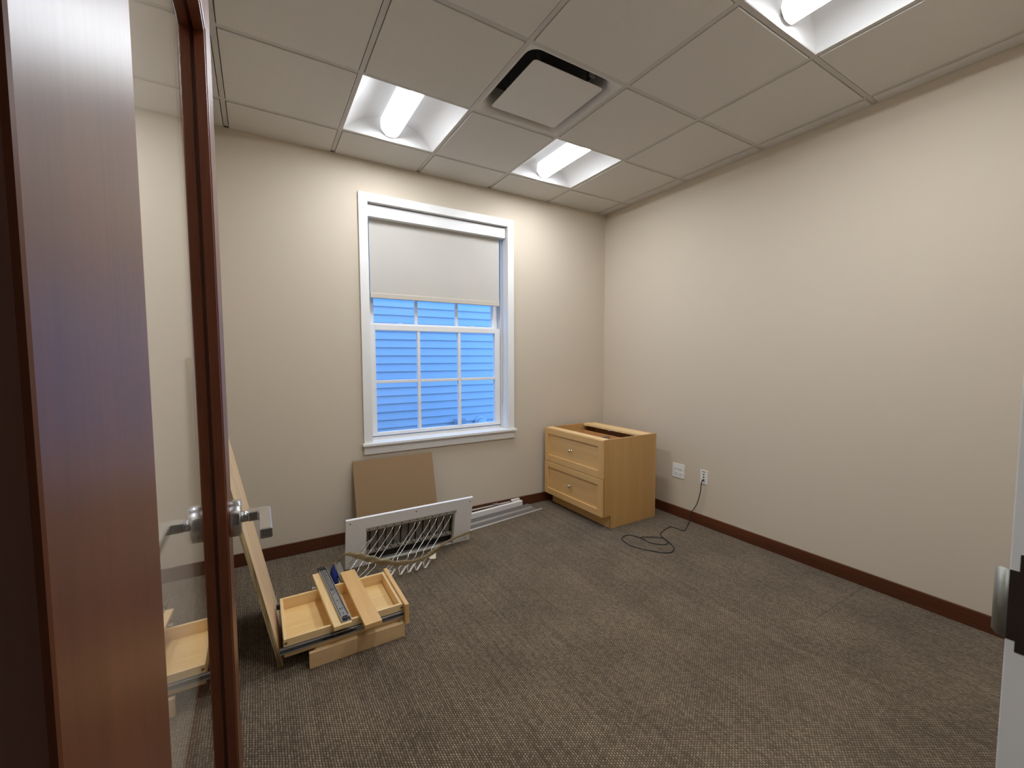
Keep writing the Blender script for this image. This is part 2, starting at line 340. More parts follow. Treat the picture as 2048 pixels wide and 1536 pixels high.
def sash(name, y0, y1, x0, x1, z0, z1, gx0, gx1, gz0, gz1, mx, mz):
    s = empty(name, Vector(((x0+x1)/2, y0, z0)) - win.location); s.parent = win
    obj('stile', B(x0, gx0, y0, y1, z0, z1), VINYL, s, .003); obj('stile', B(gx1, x1, y0, y1, z0, z1), VINYL, s, .003)
    obj('rail', B(gx0, gx1, y0, y1, z0, gz0), VINYL, s, .003); obj('rail', B(gx0, gx1, y0, y1, gz1, z1), VINYL, s, .003)
    ym = (y0+y1)/2
    xs = [gx0] + mx + [gx1]; zs = [gz0, mz, gz1]; h = .0118
    for m in mx: obj('muntin', B(m-h, m+h, y0+.004, y1-.004, gz0, gz1), VINYL, s, .003)
    for a, b in zip(xs, xs[1:]):
        a2 = a + (h if a in mx else 0); b2 = b - (h if b in mx else 0)
        obj('muntin', B(a2, b2, y0+.0045, y1-.0045, mz-h, mz+h), VINYL, s, .003)
        for c, d in zip(zs, zs[1:]):
            c2 = c + (h if c == mz else 0); d2 = d - (h if d == mz else 0)
            obj('pane', B(a2, b2, ym-.002, ym+.002, c2, d2), CLEAR, s)
    return s
MX = [1.1205, 1.4765]
lo = sash('lower_sash', 3.310, 3.350, .738, 1.872, .757, 1.616, .778, 1.818, .782, 1.574, MX, 1.1755)
up_ = sash('upper_sash', 3.362, 3.400, .738, 1.872, 1.585, 2.484, .780, 1.816, 1.632, 2.440, MX, 2.035)
for x in (.975, 1.605):
    mb = MB().prism([(x-.034,1.616),(x+.034,1.616),(x+.022,1.628),(x+.006,1.634),(x-.010,1.631),(x-.022,1.624)], 'y', 3.318, 3.348)
    obj('sash_lock', mb, VINYL, lo, .002)
# roller shade
sh = empty('roller_shade', (1.304, 3.26, 1.812), 'off-white roller shade pulled halfway down the window', 'roller shade')
obj('cassette', B(.7245, 1.884, 3.236, 3.296, 2.396, 2.482), WHITEM, sh, .003)
mb = MB(); vs = []; fs = []; n = 24
for j in range(n+1):
    z = 2.40 + (1.850-2.40)*j/n
    for i in range(25):
        x = .742 + (1.850-.742)*i/24; vs.append((x, 3.286 + .0012*math.sin(i*.9+j*.3)*math.sin(j*.5), z))
for j in range(n):
    for i in range(24): fs.append((j*25+i, j*25+i+1, j*25+i+26, j*25+i+25))
o2 = len(vs); vs += [(x, y+.0008, z) for x, y, z in vs]; fs += [tuple(q+o2 for q in f[::-1]) for f in fs]
obj('fabric', mb.add(vs, fs, True), FABRIC, sh)
obj('hem_bar', B(.742, 1.850, 3.279, 3.293, 1.812, 1.851), HEM, sh, .005, seg=3)
obj('pull_cord', MB().tube([(1.880,3.292,2.40),(1.880,3.292,1.35),(1.8795,3.290,1.02),(1.880,3.288,.945)], .0013, 6).tube([(1.884,3.280,2.40),(1.884,3.282,1.35),(1.883,3.284,1.02),(1.880,3.288,.945)], .0013, 6), WHITEM, sh)

# ------------------------------------------------------------------ neighbour's siding seen through the window
ho = empty('neighbour_house', (2.0, 5.4, -.3), 'pale clapboard house wall close outside the window', 'house')
pitch, z00, YS = .1025, 1.597, 5.40
cb = MB().prism([(0,.004),(-.014,.004),(-.018,0),(-.024,0),(-.024,.005),(-.003,pitch+.012),(0,pitch+.012)], 'x', -4.2, 4.6).mesh('clapboard', SIDING)
for k in range(-18, 20):
    o = bpy.data.objects.new('clapboard', cb); COL.objects.link(o); o.parent = ho
    o.location = Vector((2.0, YS+.016, z00 + pitch*k)) - ho.location
obj('sheathing', B(-2.2, 6.6, YS+.016, YS+.12, -.3, 3.72), SIDING, ho)
um = empty('utility_box', (2.37, 5.33, .10), 'small grey utility box at the bottom of the window view', 'utility box')
obj('body', B(2.300, 2.448, 5.30, 5.384, .10, .520), UTIL, um, .006)
obj('cover', B(2.318, 2.390, 5.288, 5.30, .20, .505), UTIL, um, .004)
obj('conduit', MB().cyl((2.41,5.34,-.3),(2.41,5.34,.101), .014, 12), UTIL, um)
vm = empty('dryer_vent', (2.71, 5.35, .40), 'pale round vent hood low on the clapboards', 'vent hood')
obj('flange', MB().lathe((2.715, 5.384, .425), (0,-1,0), [(0,.10),(.01,.10),(.014,.085)]), SIDING, vm)
obj('hood', MB().lathe((2.715, 5.372, .425), (0,-1,-.25), [(0,.07),(.06,.068),(.085,.05),(.092,.02)]), SIDING, vm)
st('ground', B(-6, 10, YB+WT+.01, 9, -.35, -.3), GROUND, 'dim ground outside between the houses', 'ground')

# ------------------------------------------------------------------ lights: recessed square troffers
def make_troffer(lens):
    r = empty('ceiling_light', (0, 0, 0))
    e, top, zz, lw = .2925, .105, .004, .070
    K = 14; prof = []
    for k in range(K+1):
        t = k/K; prof.append((e - (e-lw)*t, zz + (top-zz)*math.sin(t*math.pi/2)**.9))
    yend = lambda z: e - .045*(z-zz)/(top-zz)
    for sx in (-1, 1):
        mb = MB(); vs = []; fs = []
        for x, z in prof: vs += [(sx*x, -yend(z), z), (sx*x, yend(z), z)]
        for k in range(K): fs.append((2*k, 2*k+1, 2*k+3, 2*k+2))
        obj('reflector', mb.add(vs, fs, True), WHITEM, r)
    for sy in (-1, 1):
        pts = [(-x, z) for x, z in prof] + [(x, z) for x, z in prof[::-1]]
        obj('end_plate', MB().add([(x, sy*yend(z), z) for x, z in pts], [list(range(len(pts)))]), WHITEM, r)
    mb = MB(); vs = []; n = 28; dep = .090
    for j, y in enumerate((-.272, .272)):
        for k in range(n+1):
            q = math.pi*k/n; vs.append((lw*math.copysign(abs(math.cos(q))**.8, math.cos(q)), y, top - dep*math.sin(q)**.8))
    obj('diffuser', mb.add(vs, [(k, k+1, n+2+k, n+1+k) for k in range(n)], True), lens, r)
    for j in (0, 1): obj('diffuser_end', MB().add([vs[j*(n+1)+k] for k in range(n+1)], [list(range(n+1))]), WHITEM, r)
    obj('housing', MB().box(-.300, .300, -.300, .300, .135, .150).box(-.300, -.296, -.300, .300, .010, .135).box(.296, .300, -.300, .300, .010, .135)
        .box(-.296, .296, -.300, -.296, .010, .135).box(-.296, .296, .296, .300, .010, .135), WHITEM, r)
    return r
tl = ['lit square recessed ceiling light above the window, left of the air diffuser', 'lit recessed ceiling light nearest the far right corner',
      'lit recessed ceiling light cut off by the top edge of the photo', 'recessed ceiling light near the door, seen only as glare on the door']
proto = None
for (ix, iy), lab in zip([(2,4), (4,4), (4,1), (2,1)], tl):
    if proto is None: proto = make_troffer(LENS); o = proto
    else: o = copy_tree(proto)
    o.location = ((CX[ix]+CX[ix+1])/2, (CY[iy]+CY[iy+1])/2, ZC+.006); tag(o, lab, 'ceiling light', 'recessed square ceiling lights')

o = copy_tree(proto); o.location = (-.46, -.46, 2.606); tag(o, 'unseen recessed hall light behind the doorway, added to light the jamb', 'ceiling light', 'recessed square ceiling lights')  # unseen lamp, added to brighten the right door jamb
# air diffuser with floating square plaque
vx, vy = (CX[3]+CX[4])/2, (CY[3]+CY[4])/2
vd = empty('air_diffuser', (vx, vy, ZC), 'square white ceiling air diffuser with a floating centre plate', 'air vent')
mb = MB(); rings = [(.297,.004,.004),(.290,.004,.015),(.282,.008,.04),(.272,.016,.06),(.262,.028,.065),(.253,.043,.065),(.246,.062,.065),(.242,.09,.06),(.240,.13,.06)]; n = 8; vs = []
def rr(h, rad, z):
    out = []
    for cx_, cy_, a0 in ((1,1,0),(-1,1,90),(-1,-1,180),(1,-1,270)):
        for k in range(n+1):
            q = math.radians(a0 + 90*k/n); out.append((vx + cx_*(h-rad) + rad*math.cos(q), vy + cy_*(h-rad) + rad*math.sin(q), ZC+z))
    return out
for h, z, rad in rings: vs += rr(h, rad, z)
m_ = 4*(n+1); fs = [(i*m_+j, i*m_+(j+1)%m_, (i+1)*m_+(j+1)%m_, (i+1)*m_+j) for i in range(len(rings)-1) for j in range(m_)]
obj('frame', mb.add(vs, fs, True), DIFF, vd)
obj('duct_box', MB().box(vx-.30, vx+.30, vy-.30, vy+.30, ZC+.13, ZC+.14), DARK, vd)
mb = MB(); p0 = rr(.221, .018, .003); p1 = rr(.221, .018, .0065)
mb.add(p0 + p1, [list(range(m_))[::-1], list(range(m_, 2*m_))] + [(j, (j+1)%m_, m_+(j+1)%m_, m_+j) for j in range(m_)])
obj('plaque', mb, DIFF, vd)
for dx, dy in ((.15,.15), (-.15,.15), (.15,-.15), (-.15,-.15)): obj('hanger', B(vx+dx-.01, vx+dx+.01, vy+dy-.002, vy+dy+.002, ZC+.0065, ZC+.13), ZINC, vd)
obj('clip', B(vx+.118, vx+.150, vy-.232, vy-.222, ZC+.03, ZC+.06), ZINCD, vd, .002)

# ------------------------------------------------------------------ open glazed door
DX0, DX1 = -.106, -.0615                   # the two faces
dr = tag(empty('door_1', ((DX0+DX1)/2, .193, 0)), 'open dark cherry door with a tall glass panel', 'door', kind='structure')
obj('hinge_stile', B(DX0, DX1, .193, .366, .012, 2.10), CHERRY, dr, .0025)
obj('lock_stile', B(DX0, DX1, 1.0045, 1.124, .012, 2.10), CHERRY, dr, .0025)
obj('top_rail', B(DX0, DX1, .366, 1.0045, 1.972, 2.10), CHERRY, dr, .0025)
obj('bottom_rail', B(DX0, DX1, .366, 1.0045, .012, .26), CHERRY, dr, .0025)
XM = (DX0+DX1)/2
obj('glass_panel', B(XM-.0012, XM+.0012, .366, 1.0045, .26, 1.972), CLEAR, dr)
for x0, x1 in ((DX0+.002, XM-.004), (XM+.004, DX1-.002)):
    obj('glazing_bead', B(x0, x1, .996, 1.0045, .26, 1.972), CHERRY, dr, .0015)
    obj('glazing_bead', B(x0, x1, .366, .3745, .26, 1.972), CHERRY, dr, .0015)
    obj('glazing_bead', B(x0, x1, .3745, .996, 1.9635, 1.972), CHERRY, dr, .0015)
    obj('glazing_bead', B(x0, x1, .3745, .996, .26, .2685), CHERRY, dr, .0015)
YH, ZH = 1.054, 1.022
for sx, xf in ((1, DX1), (-1, DX0)):
    hd = obj('lever_handle', MB().lathe((xf, YH, ZH), (sx,0,0), [(0,.0375),(.0015,.038),(.018,.038),(.0205,.0365),(.0205,.012)], 40), STEEL, dr)
    hd['label'] = 'satin nickel lever handle'
    obj('neck', MB().lathe((xf+sx*.0195, YH, ZH), (sx,0,0), [(0,.0115),(.014,.0115)], 24), STEEL, hd)
    x0, x1 = xf + sx*.0320, xf + sx*.0755
    pts = [(x0, YH-.0105), (x1-sx*.0045, YH-.0105), (x1-sx*.003, YH+.0105)]
    # L-shaped bar: shank out from the door, then the grip back towards the hinges
    mb = MB().prism([(x0, YH-.015), (x1-sx*.0225, YH-.015), (x1-sx*.0225, YH-.130), (x1, YH-.130), (x1, YH+.010), (x1-sx*.005, YH+.015), (x0, YH+.015)], 'z', ZH-.0085, ZH+.0115)
    obj('lever', mb, STEEL, hd, .0032, seg=3)
obj('latch_face', B(XM-.012, XM+.012, 1.1238, 1.1255, ZH-.028, ZH+.028), STEEL, dr)
for z in (.25, 1.05, 1.85):
    obj('hinge', MB().cyl((DX0-.006, .186, z-.055), (DX0-.006, .186, z+.055), .007, 12).box(DX0-.004, XM+.008, .190, .193, z-.055, z+.055), STEELD, dr)

# ------------------------------------------------------------------ base cabinet in the corner
c = empty('base_cabinet', (2.285, 2.40, 0), 'maple two-drawer base cabinet without a worktop, in the far corner', 'cabinet')
CF, CB_, C0, C1, CH, TK = 2.285, 2.872, 2.400, 3.170, .717, .1055
side = [(CF,TK),(CF,CH),(CB_,CH),(CB_,0),(2.357,0),(2.357,TK)]
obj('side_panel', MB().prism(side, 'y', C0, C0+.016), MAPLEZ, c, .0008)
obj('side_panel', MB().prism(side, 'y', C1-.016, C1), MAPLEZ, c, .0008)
obj('toe_kick', B(2.357, 2.373, C0+.016, C1-.016, 0, TK), MAPLEY, c)
obj('bottom_panel', B(CF, CB_-.02, C0+.016, C1-.016, TK, TK+.016), MAPLEY, c)
obj('back_panel', B(CB_-.012, CB_, C0+.016, C1-.016, .02, CH-.004), INNER, c)
obj('front_stretcher', B(CF, CF+.062, C0+.016, C1-.016, CH-.018, CH), BIRCHY, c, .0008)
obj('back_stretcher', B(2.716, 2.790, C0+.016, C1-.016, CH-.020, CH-.001), BIRCHY, c, .0008)
obj('back_stretcher', B(2.793, CB_-.012, C0+.016, C1-.016, CH-.018, CH-.006), BIRCHY, c, .0008)
def drawer_front(z0, z1, pz0, pz1, kz, xo=0.0):
    xa, xb = 2.265-xo, CF-.001-xo; ya, yb, pa, pb = C0+.002, C1-.002, 2.454, 3.117
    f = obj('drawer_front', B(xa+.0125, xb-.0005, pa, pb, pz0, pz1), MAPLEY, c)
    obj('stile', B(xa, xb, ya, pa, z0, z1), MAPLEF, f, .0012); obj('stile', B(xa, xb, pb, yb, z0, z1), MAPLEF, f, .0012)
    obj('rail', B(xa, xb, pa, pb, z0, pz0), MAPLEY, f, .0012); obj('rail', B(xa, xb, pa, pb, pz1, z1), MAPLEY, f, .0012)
    k = obj('knob', MB().lathe((xa+.009, 2.796, kz), (-1,0,0), [(0,.0085),(.002,.0085),(.004,.0055),(.014,.0055),(.017,.012),(.022,.0155),(.027,.0148),(.031,.009),(.032,.002)], 24), BRASS, f)
    k['label'] = 'round satin brass-nickel knob'
drawer_front(.412, .713, .470, .663, .563)
drawer_front(.107, .4075, .160, .357, .256, .003)
for z0, z1 in ((.46, .655), (.15, .34)):      # drawer boxes seen through the open top
    d = obj('drawer_box', MB().box(CF+.004, CF+.018, C0+.03, C1-.03, z0, z1).box(2.70, 2.712, C0+.03, C1-.03, z0, z1)
            .box(CF+.018, 2.70, C0+.03, C0+.042, z0, z1).box(CF+.018, 2.70, C1-.042, C1-.03, z0, z1), INNER, c, .001)
    obj('bottom', B(CF+.018, 2.70, C0+.042, C1-.042, z0+.01, z0+.018), INNER, d)
    obj('hanging_rail', B(CF+.018, 2.70, 2.775, 2.787, z1-.03, z1-.004), ZINCD, d)
    for yy in (C0+.0165, C1-.0295): obj('slide', B(CF+.02, 2.73, yy, yy+.013, z0+.04, z0+.085), ZINCD, d)
for yy in (2.78, 3.10):
    obj('bracket', B(2.690, 2.7158, yy-.010, yy+.010, CH-.022, CH-.018), ZINCD, c, .001)

# ------------------------------------------------------------------ wall plates and the loose cable
XP = XR - .0055
op = empty('outlet_plate', (XR, 2.301, .334), 'white double power outlet plate beside the cabinet', 'outlet')
obj('plate', B(XP, XR, 2.241, 2.361, .334, .4545), PLATE, op, .002)
for yy in (2.277, 2.325):
    for zz in (.3735, .4145):
        f = obj('receptacle', MB().lathe((XP, yy, zz), (-1,0,0), [(0,.0172),(.0022,.0168),(.0028,.015)], 20), PLATE, op)
        obj('slot', MB().box(XP-.0032, XP-.0015, yy+.005, yy+.0068, zz-.002, zz+.008).box(XP-.0032, XP-.0015, yy-.0068, yy-.005, zz-.002, zz+.007).box(XP-.0032, XP-.0015, yy-.002, yy+.002, zz-.010, zz-.006), DARK, f)
dp = empty('data_plate', (XR, 2.061, .340), 'narrow white data jack plate with a black cable plugged in', 'wall plate')
obj('plate', B(XP, XR, 2.0275, 2.0945, .340, .4525), PLATE, dp, .002)
obj('label_strip', B(XP-.0006, XP+.001, 2.043, 2.079, .438, .4435), plain('grey_label', (.18, .17, .16), .5), dp)
for zz in (.4195, .397): obj('jack', MB().lathe((XP, 2.061, zz), (-1,0,0), [(0,.0058),(.002,.0058),(.0021,.004)], 14), BLACKP, dp)
obj('jack', MB().lathe((XP, 2.061, .374), (-1,0,0), [(0,.0075),(.012,.0070),(.018,.004)], 14), BLACKP, dp)
def catmull(P, k=6):
    P = [Vector(p) for p in P]; out = []
    for i in range(len(P)-1):
        a, b, cc, d = P[max(i-1,0)], P[i], P[i+1], P[min(i+2,len(P)-1)]
        for j in range(k):
            t = j/k; out.append(.5*((2*b) + (cc-a)*t + (2*a-5*b+4*cc-d)*t*t + (3*b-a-3*cc+d)*t**3))
    return out + [P[-1]]
def px2dir(x, y): return rt*((x-1024)/FPX) + up*((768-y)/FPX) + fw
def on(x, y, ax, val):
    d = px2dir(x, y); o = Vector((0,0,CAMZ)); return o + d*((val-o[ax])/d[ax])
cab = [(3.018,2.061,.374), (3.012,2.063,.355), (3.012,2.068,.30), (3.013,2.078,.245), (3.013,2.088,.205), (3.012,2.104,.16), (3.008,2.128,.115), (3.006,2.145,.09), (3.004,2.152,.06), (2.985,2.150,.018), (2.965,2.135,.004)]
fp = [(1375,1051),(1369,1061),(1357,1058),(1343,1053.5),(1332,1057.5),(1322,1065.5),(1321,1069.5),(1326,1075),(1335,1082),(1346,1092),(1348.5,1096),(1346,1102),(1341,1105),(1325,1105.5),(1305,1101.7),(1290,1099.5),(1275,1095.5),(1261,1091.5),(1252,1085.5),(1243.8,1079),(1244.5,1075.5),(1251,1071.3),(1262,1070.5),(1275,1074),(1288,1079),(1300,1085.3),(1312,1087.8),(1326,1089.3),(1333,1088),(1335.5,1085),(1334.3,1081.5),(1327,1076.3),(1318,1074.6),(1300,1074.1),(1288,1073.8),(1280,1075)]
zs_ = [.0035]*len(fp)
for i in range(28, len(fp)): zs_[i] = .0095 if 30 <= i <= 32 or i >= 34 else .006
cab += [on(x, y, 2, z) for (x, y), z in zip(fp, zs_)]
tag(obj('cable', MB().tube(catmull(cab, 5), .0032, 8), BLACKP, org=(2.9, 2.1, 0)), 'thin black cable hanging from the wall jack and looped on the carpet', 'cable')

# ------------------------------------------------------------------ leaning panels
# tall plywood panel leaning on the left wall behind the door (local: x thickness, y width, z length)
L_, th_, tk = 1.388, math.atan2(.271, 1.360), .018
pm = MB(); pm.box(0, tk, 0, .52, 0, L_)
me = pm.mesh('plywood_panel', [BIRCHZ, PLYEDGE], bevel=.0008)
for p in me.polygons:
    if abs(p.normal.y) > .9 or abs(p.normal.z) > .9: p.material_index = 1
pl = bpy.data.objects.new('plywood_panel', me); COL.objects.link(pl)
pl.location = (.0335, 2.050, 0.0005); pl.rotation_euler = (0, -th_, 0)
tag(pl, 'tall pale plywood panel leaning on the left wall behind the door', 'wood panel')
# thin brown hardboard leaning on the window wall
v_ = Vector((0, 3.2085-3.040, .622)); v_n = v_.normalized(); n_ = Vector((0, -v_n.z, v_n.y))
bw = obj('hardboard_sheet', MB().obox(Vector((.870, 3.040, .0012)) + v_n*.3125 + n_*.003, (.3025,0,0), v_n*.3125, n_*.003), BROWNB, org=(.870, 3.040, 0), bevel=.0006)
tag(bw, 'square brown hardboard sheet leaning on the wall under the window', 'board')

# ------------------------------------------------------------------ white board with wire rack, tilted forward
PB, PT = Vector((0, 2.806, 0)), Vector((0, 2.732, .343))
pv = (PT-PB).normalized(); pn = Vector((0, -pv.z, pv.y))      # along the board upward; outward to the camera
PH = (PT-PB).length
def pp(x, h, d): return Vector((x, 2.806, .0015)) + pv*h + pn*d
wr = empty('wire_rack', (.875, 2.80, 0), 'white board with a recessed grille and bent chrome wires, propped under the window', 'wire rack')
def slab(x0, x1, h0, h1, d0, d1):
    return MB().obox(pp((x0+x1)/2, (h0+h1)/2, (d0+d1)/2), ((x1-x0)/2,0,0), pv*((h1-h0)/2), pn*((d1-d0)/2))
hx0, hx1, hh0, hh1 = .563, 1.180, .007, .252
vs = []
for d in (0, -.019):
    for q in ((.437,0),(1.312,0),(1.312,PH),(.437,PH),(hx0,hh0),(hx1,hh0),(hx1,hh1),(hx0,hh1)): vs.append(pp(q[0], q[1], d))
fs = []
for k in range(4):
    j = (k+1) % 4; fs += [(k,j,4+j,4+k), (8+k,12+k,12+j,8+j), (k,8+k,8+j,j), (4+k,4+j,12+j,12+k)]
obj('board', MB().add(vs, fs), WPANEL, wr)
obj('back_sheet', slab(hx0-.01, hx1+.01, .078, hh1+.01, -.042, -.0395), GREYM, wr)
obj('lower_sheet', slab(hx0-.01, hx1+.01, hh0-.004, .0775, -.042, -.0395), DARK, wr)
for a in ((hx0-.006, hx0, hh0, hh1), (hx1, hx1+.006, hh0, hh1), (hx0, hx1, hh0-.004, hh0), (hx0, hx1, hh1, hh1+.006)): obj('recess_wall', slab(*a, -.0395, -.0195), GREYM, wr)
obj('lip_strip', slab(hx0-.004, hx1+.008, hh1-.002, hh1+.022, 0, .002), LIPM, wr, .0005)
obj('lip_strip', slab(hx1-.014, hx1, hh0, hh1-.002, -.019, .001), LIPM, wr, .0005)
obj('lip_strip', slab(hx0, hx1, .070, .088, -.038, -.014), LIPM, wr, .0005)
nsl = 12
for k in range(nsl):
    x = hx0 + .030 + k*(hx1-hx0-.05)/(nsl-1); obj('slat', slab(x-.0022, x+.0022, .088, hh1-.002, -.0395, -.026), DARK, wr)
for k in range(nsl):
    x = hx0 + .045 + k*(hx1-hx0-.07)/(nsl-1); q0, q1 = pp(x, .125, -.020), pp(x+.026, .082, -.004); obj('brace', MB().cyl(q0, q1, .0022, 6), DARK, wr)
scr = [(.462,.326),(.887,.326),(1.290,.322),(1.278,.020)] + [(.578+.0535*k, .263) for k in range(12)]
for x, h in scr:
    mbs = MB().lathe(pp(x, h, .0003 if h > .3 or h < .1 else .002), pn, [(0,.0042),(.0012,.0042)], 10); obj('screw', mbs, plain('screw', (.03,.025,.022), .5, .5) if 'screw' not in bpy.data.materials else bpy.data.materials['screw'], wr)
tops = [.625,.677,.729,.780,.883,.915,.989,1.037,1.093,1.145]
for k, x in enumerate(tops):
    jx = rnd.uniform(-.006, .006)
    A0 = pp(x+.022, hh1-.006, -.018); A = pp(x, hh1-.012, .004); A1 = pp(x-.012, hh1-.034, .012)
    Bd = Vector((x-.172+jx, 2.680, .064)); Bd2 = Vector((x-.186+jx, 2.655, .050)); Hk = Vector((x-.268+jx, 2.575, .040)); Hb = Vector((x-.269+jx, 2.556, .007))
    Hr = Vector((x-.262+jx, 2.553, .0065)); E1 = Vector((x-.215+jx, 2.595, .030))
    obj('wire', MB().tube([A0, A, A1, A1.lerp(Bd,.5), Bd, Bd2, Hk.lerp(Bd2,.15), Hk, (Hk+Hb)/2, Hb, Hr], .0022, 7), CHROME, wr)
    obj('wire_foot', MB().obox((Hr+E1)/2, (E1-Hr)/2, Vector((.0045,-.0045,0)), Vector((0,0,.0035))), CHROME, wr, .001)
    obj('wire_tip', MB().lathe(A1.lerp(Bd,.55)+Vector((0,-.004,.003)), (0,-1,.3), [(0,.004),(.005,.004),(.006,.002)], 8), WHITEM, wr)
obj('wire', MB().tube([pp(.603, hh1-.052, -.015), pp(.594, hh1-.060, .006), pp(.552, hh1-.082, .02), pp(.50, hh1-.135, .03), pp(.452, hh1-.185, .04)], .0022, 7), CHROME, wr)

# band of twisted brown stretch film across the wires
fpth = [(.338,2.606,.150),(.352,2.604,.164),(.375,2.606,.184),(.406,2.60,.197),(.447,2.575,.194),(.500,2.555,.176),(.556,2.545,.148),(.628,2.538,.117),(.720,2.535,.090),(.819,2.540,.078),(.890,2.575,.072),(.980,2.640,.070),(1.095,2.705,.072),(1.20,2.750,.071),(1.300,2.775,.070),(1.322,2.795,.062)]
ww = [.006,.005,.006,.010,.030,.038,.038,.034,.027,.022,.022,.022,.021,.019,.016,.008]
fc = catmull(fpth, 8); N_ = len(fc)
wl = [ww[min(int(i/8), 15)]*(1-(i%8)/8) + ww[min(int(i/8)+1, 15)]*(i%8)/8 for i in range(N_)]
vs = []; fs = []; nw = 10; prev = None
for i, p in enumerate(fc):
    t = (fc[min(i+1,N_-1)]-fc[max(i-1,0)]).normalized(); a = Vector((0,-.5,.87)); a = (a - t*a.dot(t)).normalized(); b = t.cross(a)
    for j in range(nw):
        q = 2*math.pi*j/nw; r1 = 1 + .18*math.sin(i*.7+j*2.1) + .12*math.sin(i*1.9+j)
        vs.append(p + a*wl[i]*math.cos(q)*r1*.72 + b*wl[i]*.32*math.sin(q)*r1)
for i in range(N_-1):
    for j in range(nw): fs.append((i*nw+j, i*nw+(j+1)%nw, (i+1)*nw+(j+1)%nw, (i+1)*nw+j))
tag(obj('stretch_film', MB().add(vs, fs, True), FILM, org=(.7, 2.55, 0)), 'twisted band of brownish clear plastic film draped over the wire rack', 'plastic film')
tg = MB().prism([(0,0),(.052,.018),(.046,-.016),(.012,-.012)], 'y', -.0005, .0005)
tgo = obj('paper_tag', tg, PAPER); tgo.location = (.918, 2.588, .052); tgo.rotation_euler = (-.5, 0, 0)
tag(tgo, 'small cream paper tag caught under the plastic film', 'tag')

# ------------------------------------------------------------------ bundle of rails by the window-wall baseboard
def rail(name, p0, p1, prof, mat, label, holes=0):
    p0, p1 = Vector(p0), Vector(p1); d = p1-p0; l = d.length; ang = math.atan2(d.y, d.x)
    o = bpy.data.objects.new(name, MB().prism(prof, 'x', 0, l).mesh(name, mat, bevel=.0006)); COL.objects.link(o)
    o.location = p0; o.rotation_euler = (0, -math.asin(d.z/l), ang)
    return tag(o, label, 'rail', 'metal and plastic rails heaped by the baseboard')
U = lambda w, h, t=.0015: [(-w/2,0),(w/2,0),(w/2,h),(w/2-t,h),(w/2-t,t),(-w/2+t,t),(-w/2+t,h),(-w/2,h)]
R_ = lambda w, h: [(-w/2,0),(w/2,0),(w/2,h),(-w/2,h)]
C_ = lambda w, h: [(-w/2,0),(w/2,0),(w/2,h*.5),(w*.2,h),(-w*.2,h),(-w/2,h*.5)]
rail('rail', (1.335,2.935,.001), (2.140,3.040,.001), C_(.018,.012), ALU, 'long thin grey rail lying frontmost of the heap on the carpet')
rail('rail', (1.335,2.967,.001), (2.085,3.060,.001), U(.024,.022), ALUD, 'grey channel rail second from the front of the heap')
rail('rail', (1.340,3.000,.001), (2.062,3.083,.001), C_(.018,.030), ALU, 'grey rounded rail third from the front of the heap')
rail('rail', (1.340,3.034,.001), (2.050,3.110,.001), U(.026,.044), ALUD, 'upright white channel with dark slot in the middle of the heap')
rail('blind_rail', (1.335,3.081,.001), (1.985,3.148,.001), [(-.026,0),(.026,0),(.026,.062),(-.008,.085),(-.026,.080)], ALUW, 'widest white blind rail at the back of the heap')
rail('rod', (1.335,3.146,.001), (1.905,3.192,.001), C_(.020,.030), ALUW, 'short white rod between the heap and the baseboard')
br = rail('tilt_rod', (1.36,3.112,.091), (1.87,3.146,.084), C_(.010,.009), ALU, 'thin grey rod lying along the top of the heap')
en = empty('rail_end_fitting', (1.885, 3.142, .083), 'small white plastic end fitting on top of the heap of rails', 'fitting')
obj('sleeve', MB().obox((1.930, 3.146, .094), (.038,.003,0), (-.0012,.011,0), (0,0,.010)), ALUW, en, .002)
obj('collar', MB().lathe((1.882, 3.142, .094), (1,.08,0), [(0,.009),(.004,.014),(.009,.014),(.012,.009)], 14), ALUW, en)
en2 = empty('rail_bracket', (1.70, 3.128, .089), 'small dark metal bracket lying on the heap of rails', 'bracket')
obj('plate', MB().obox((1.720, 3.131, .0985), (.024,.0018,0), (-.0008,.010,0), (0,0,.003)), ZINCD, en2, .001)
obj('tab', MB().obox((1.700, 3.129, .1035), (.003,.0003,0), (-.0008,.010,0), (0,0,.006)), ZINCD, en2, .001)

# ------------------------------------------------------------------ loose drawers and boards on the carpet
# lower drawer, its front towards the camera
ld = empty('lower_drawer', (.36, 1.98, 0), 'shallow drawer lying on the carpet with its plain front towards the camera', 'drawer', 'loose drawers and boards')
obj('drawer_front', B(.149, .572, 1.970, 1.989, .001, .071), MAPLEB, ld, .0012)
obj('box_front', B(.176, .546, 1.9892, 2.003, .006, .0695), BIRCHX, ld, .001)
obj('side', B(.176, .189, 2.003, 2.40, .006, .0695), BIRCHY, ld, .001); obj('side', B(.533, .546, 2.003, 2.40, .006, .0695), BIRCHY, ld, .001)
obj('back', B(.189, .533, 2.387, 2.40, .006, .0695), BIRCHX, ld, .001); obj('bottom', B(.189, .533, 2.003, 2.387, .012, .018), BIRCHX, ld)
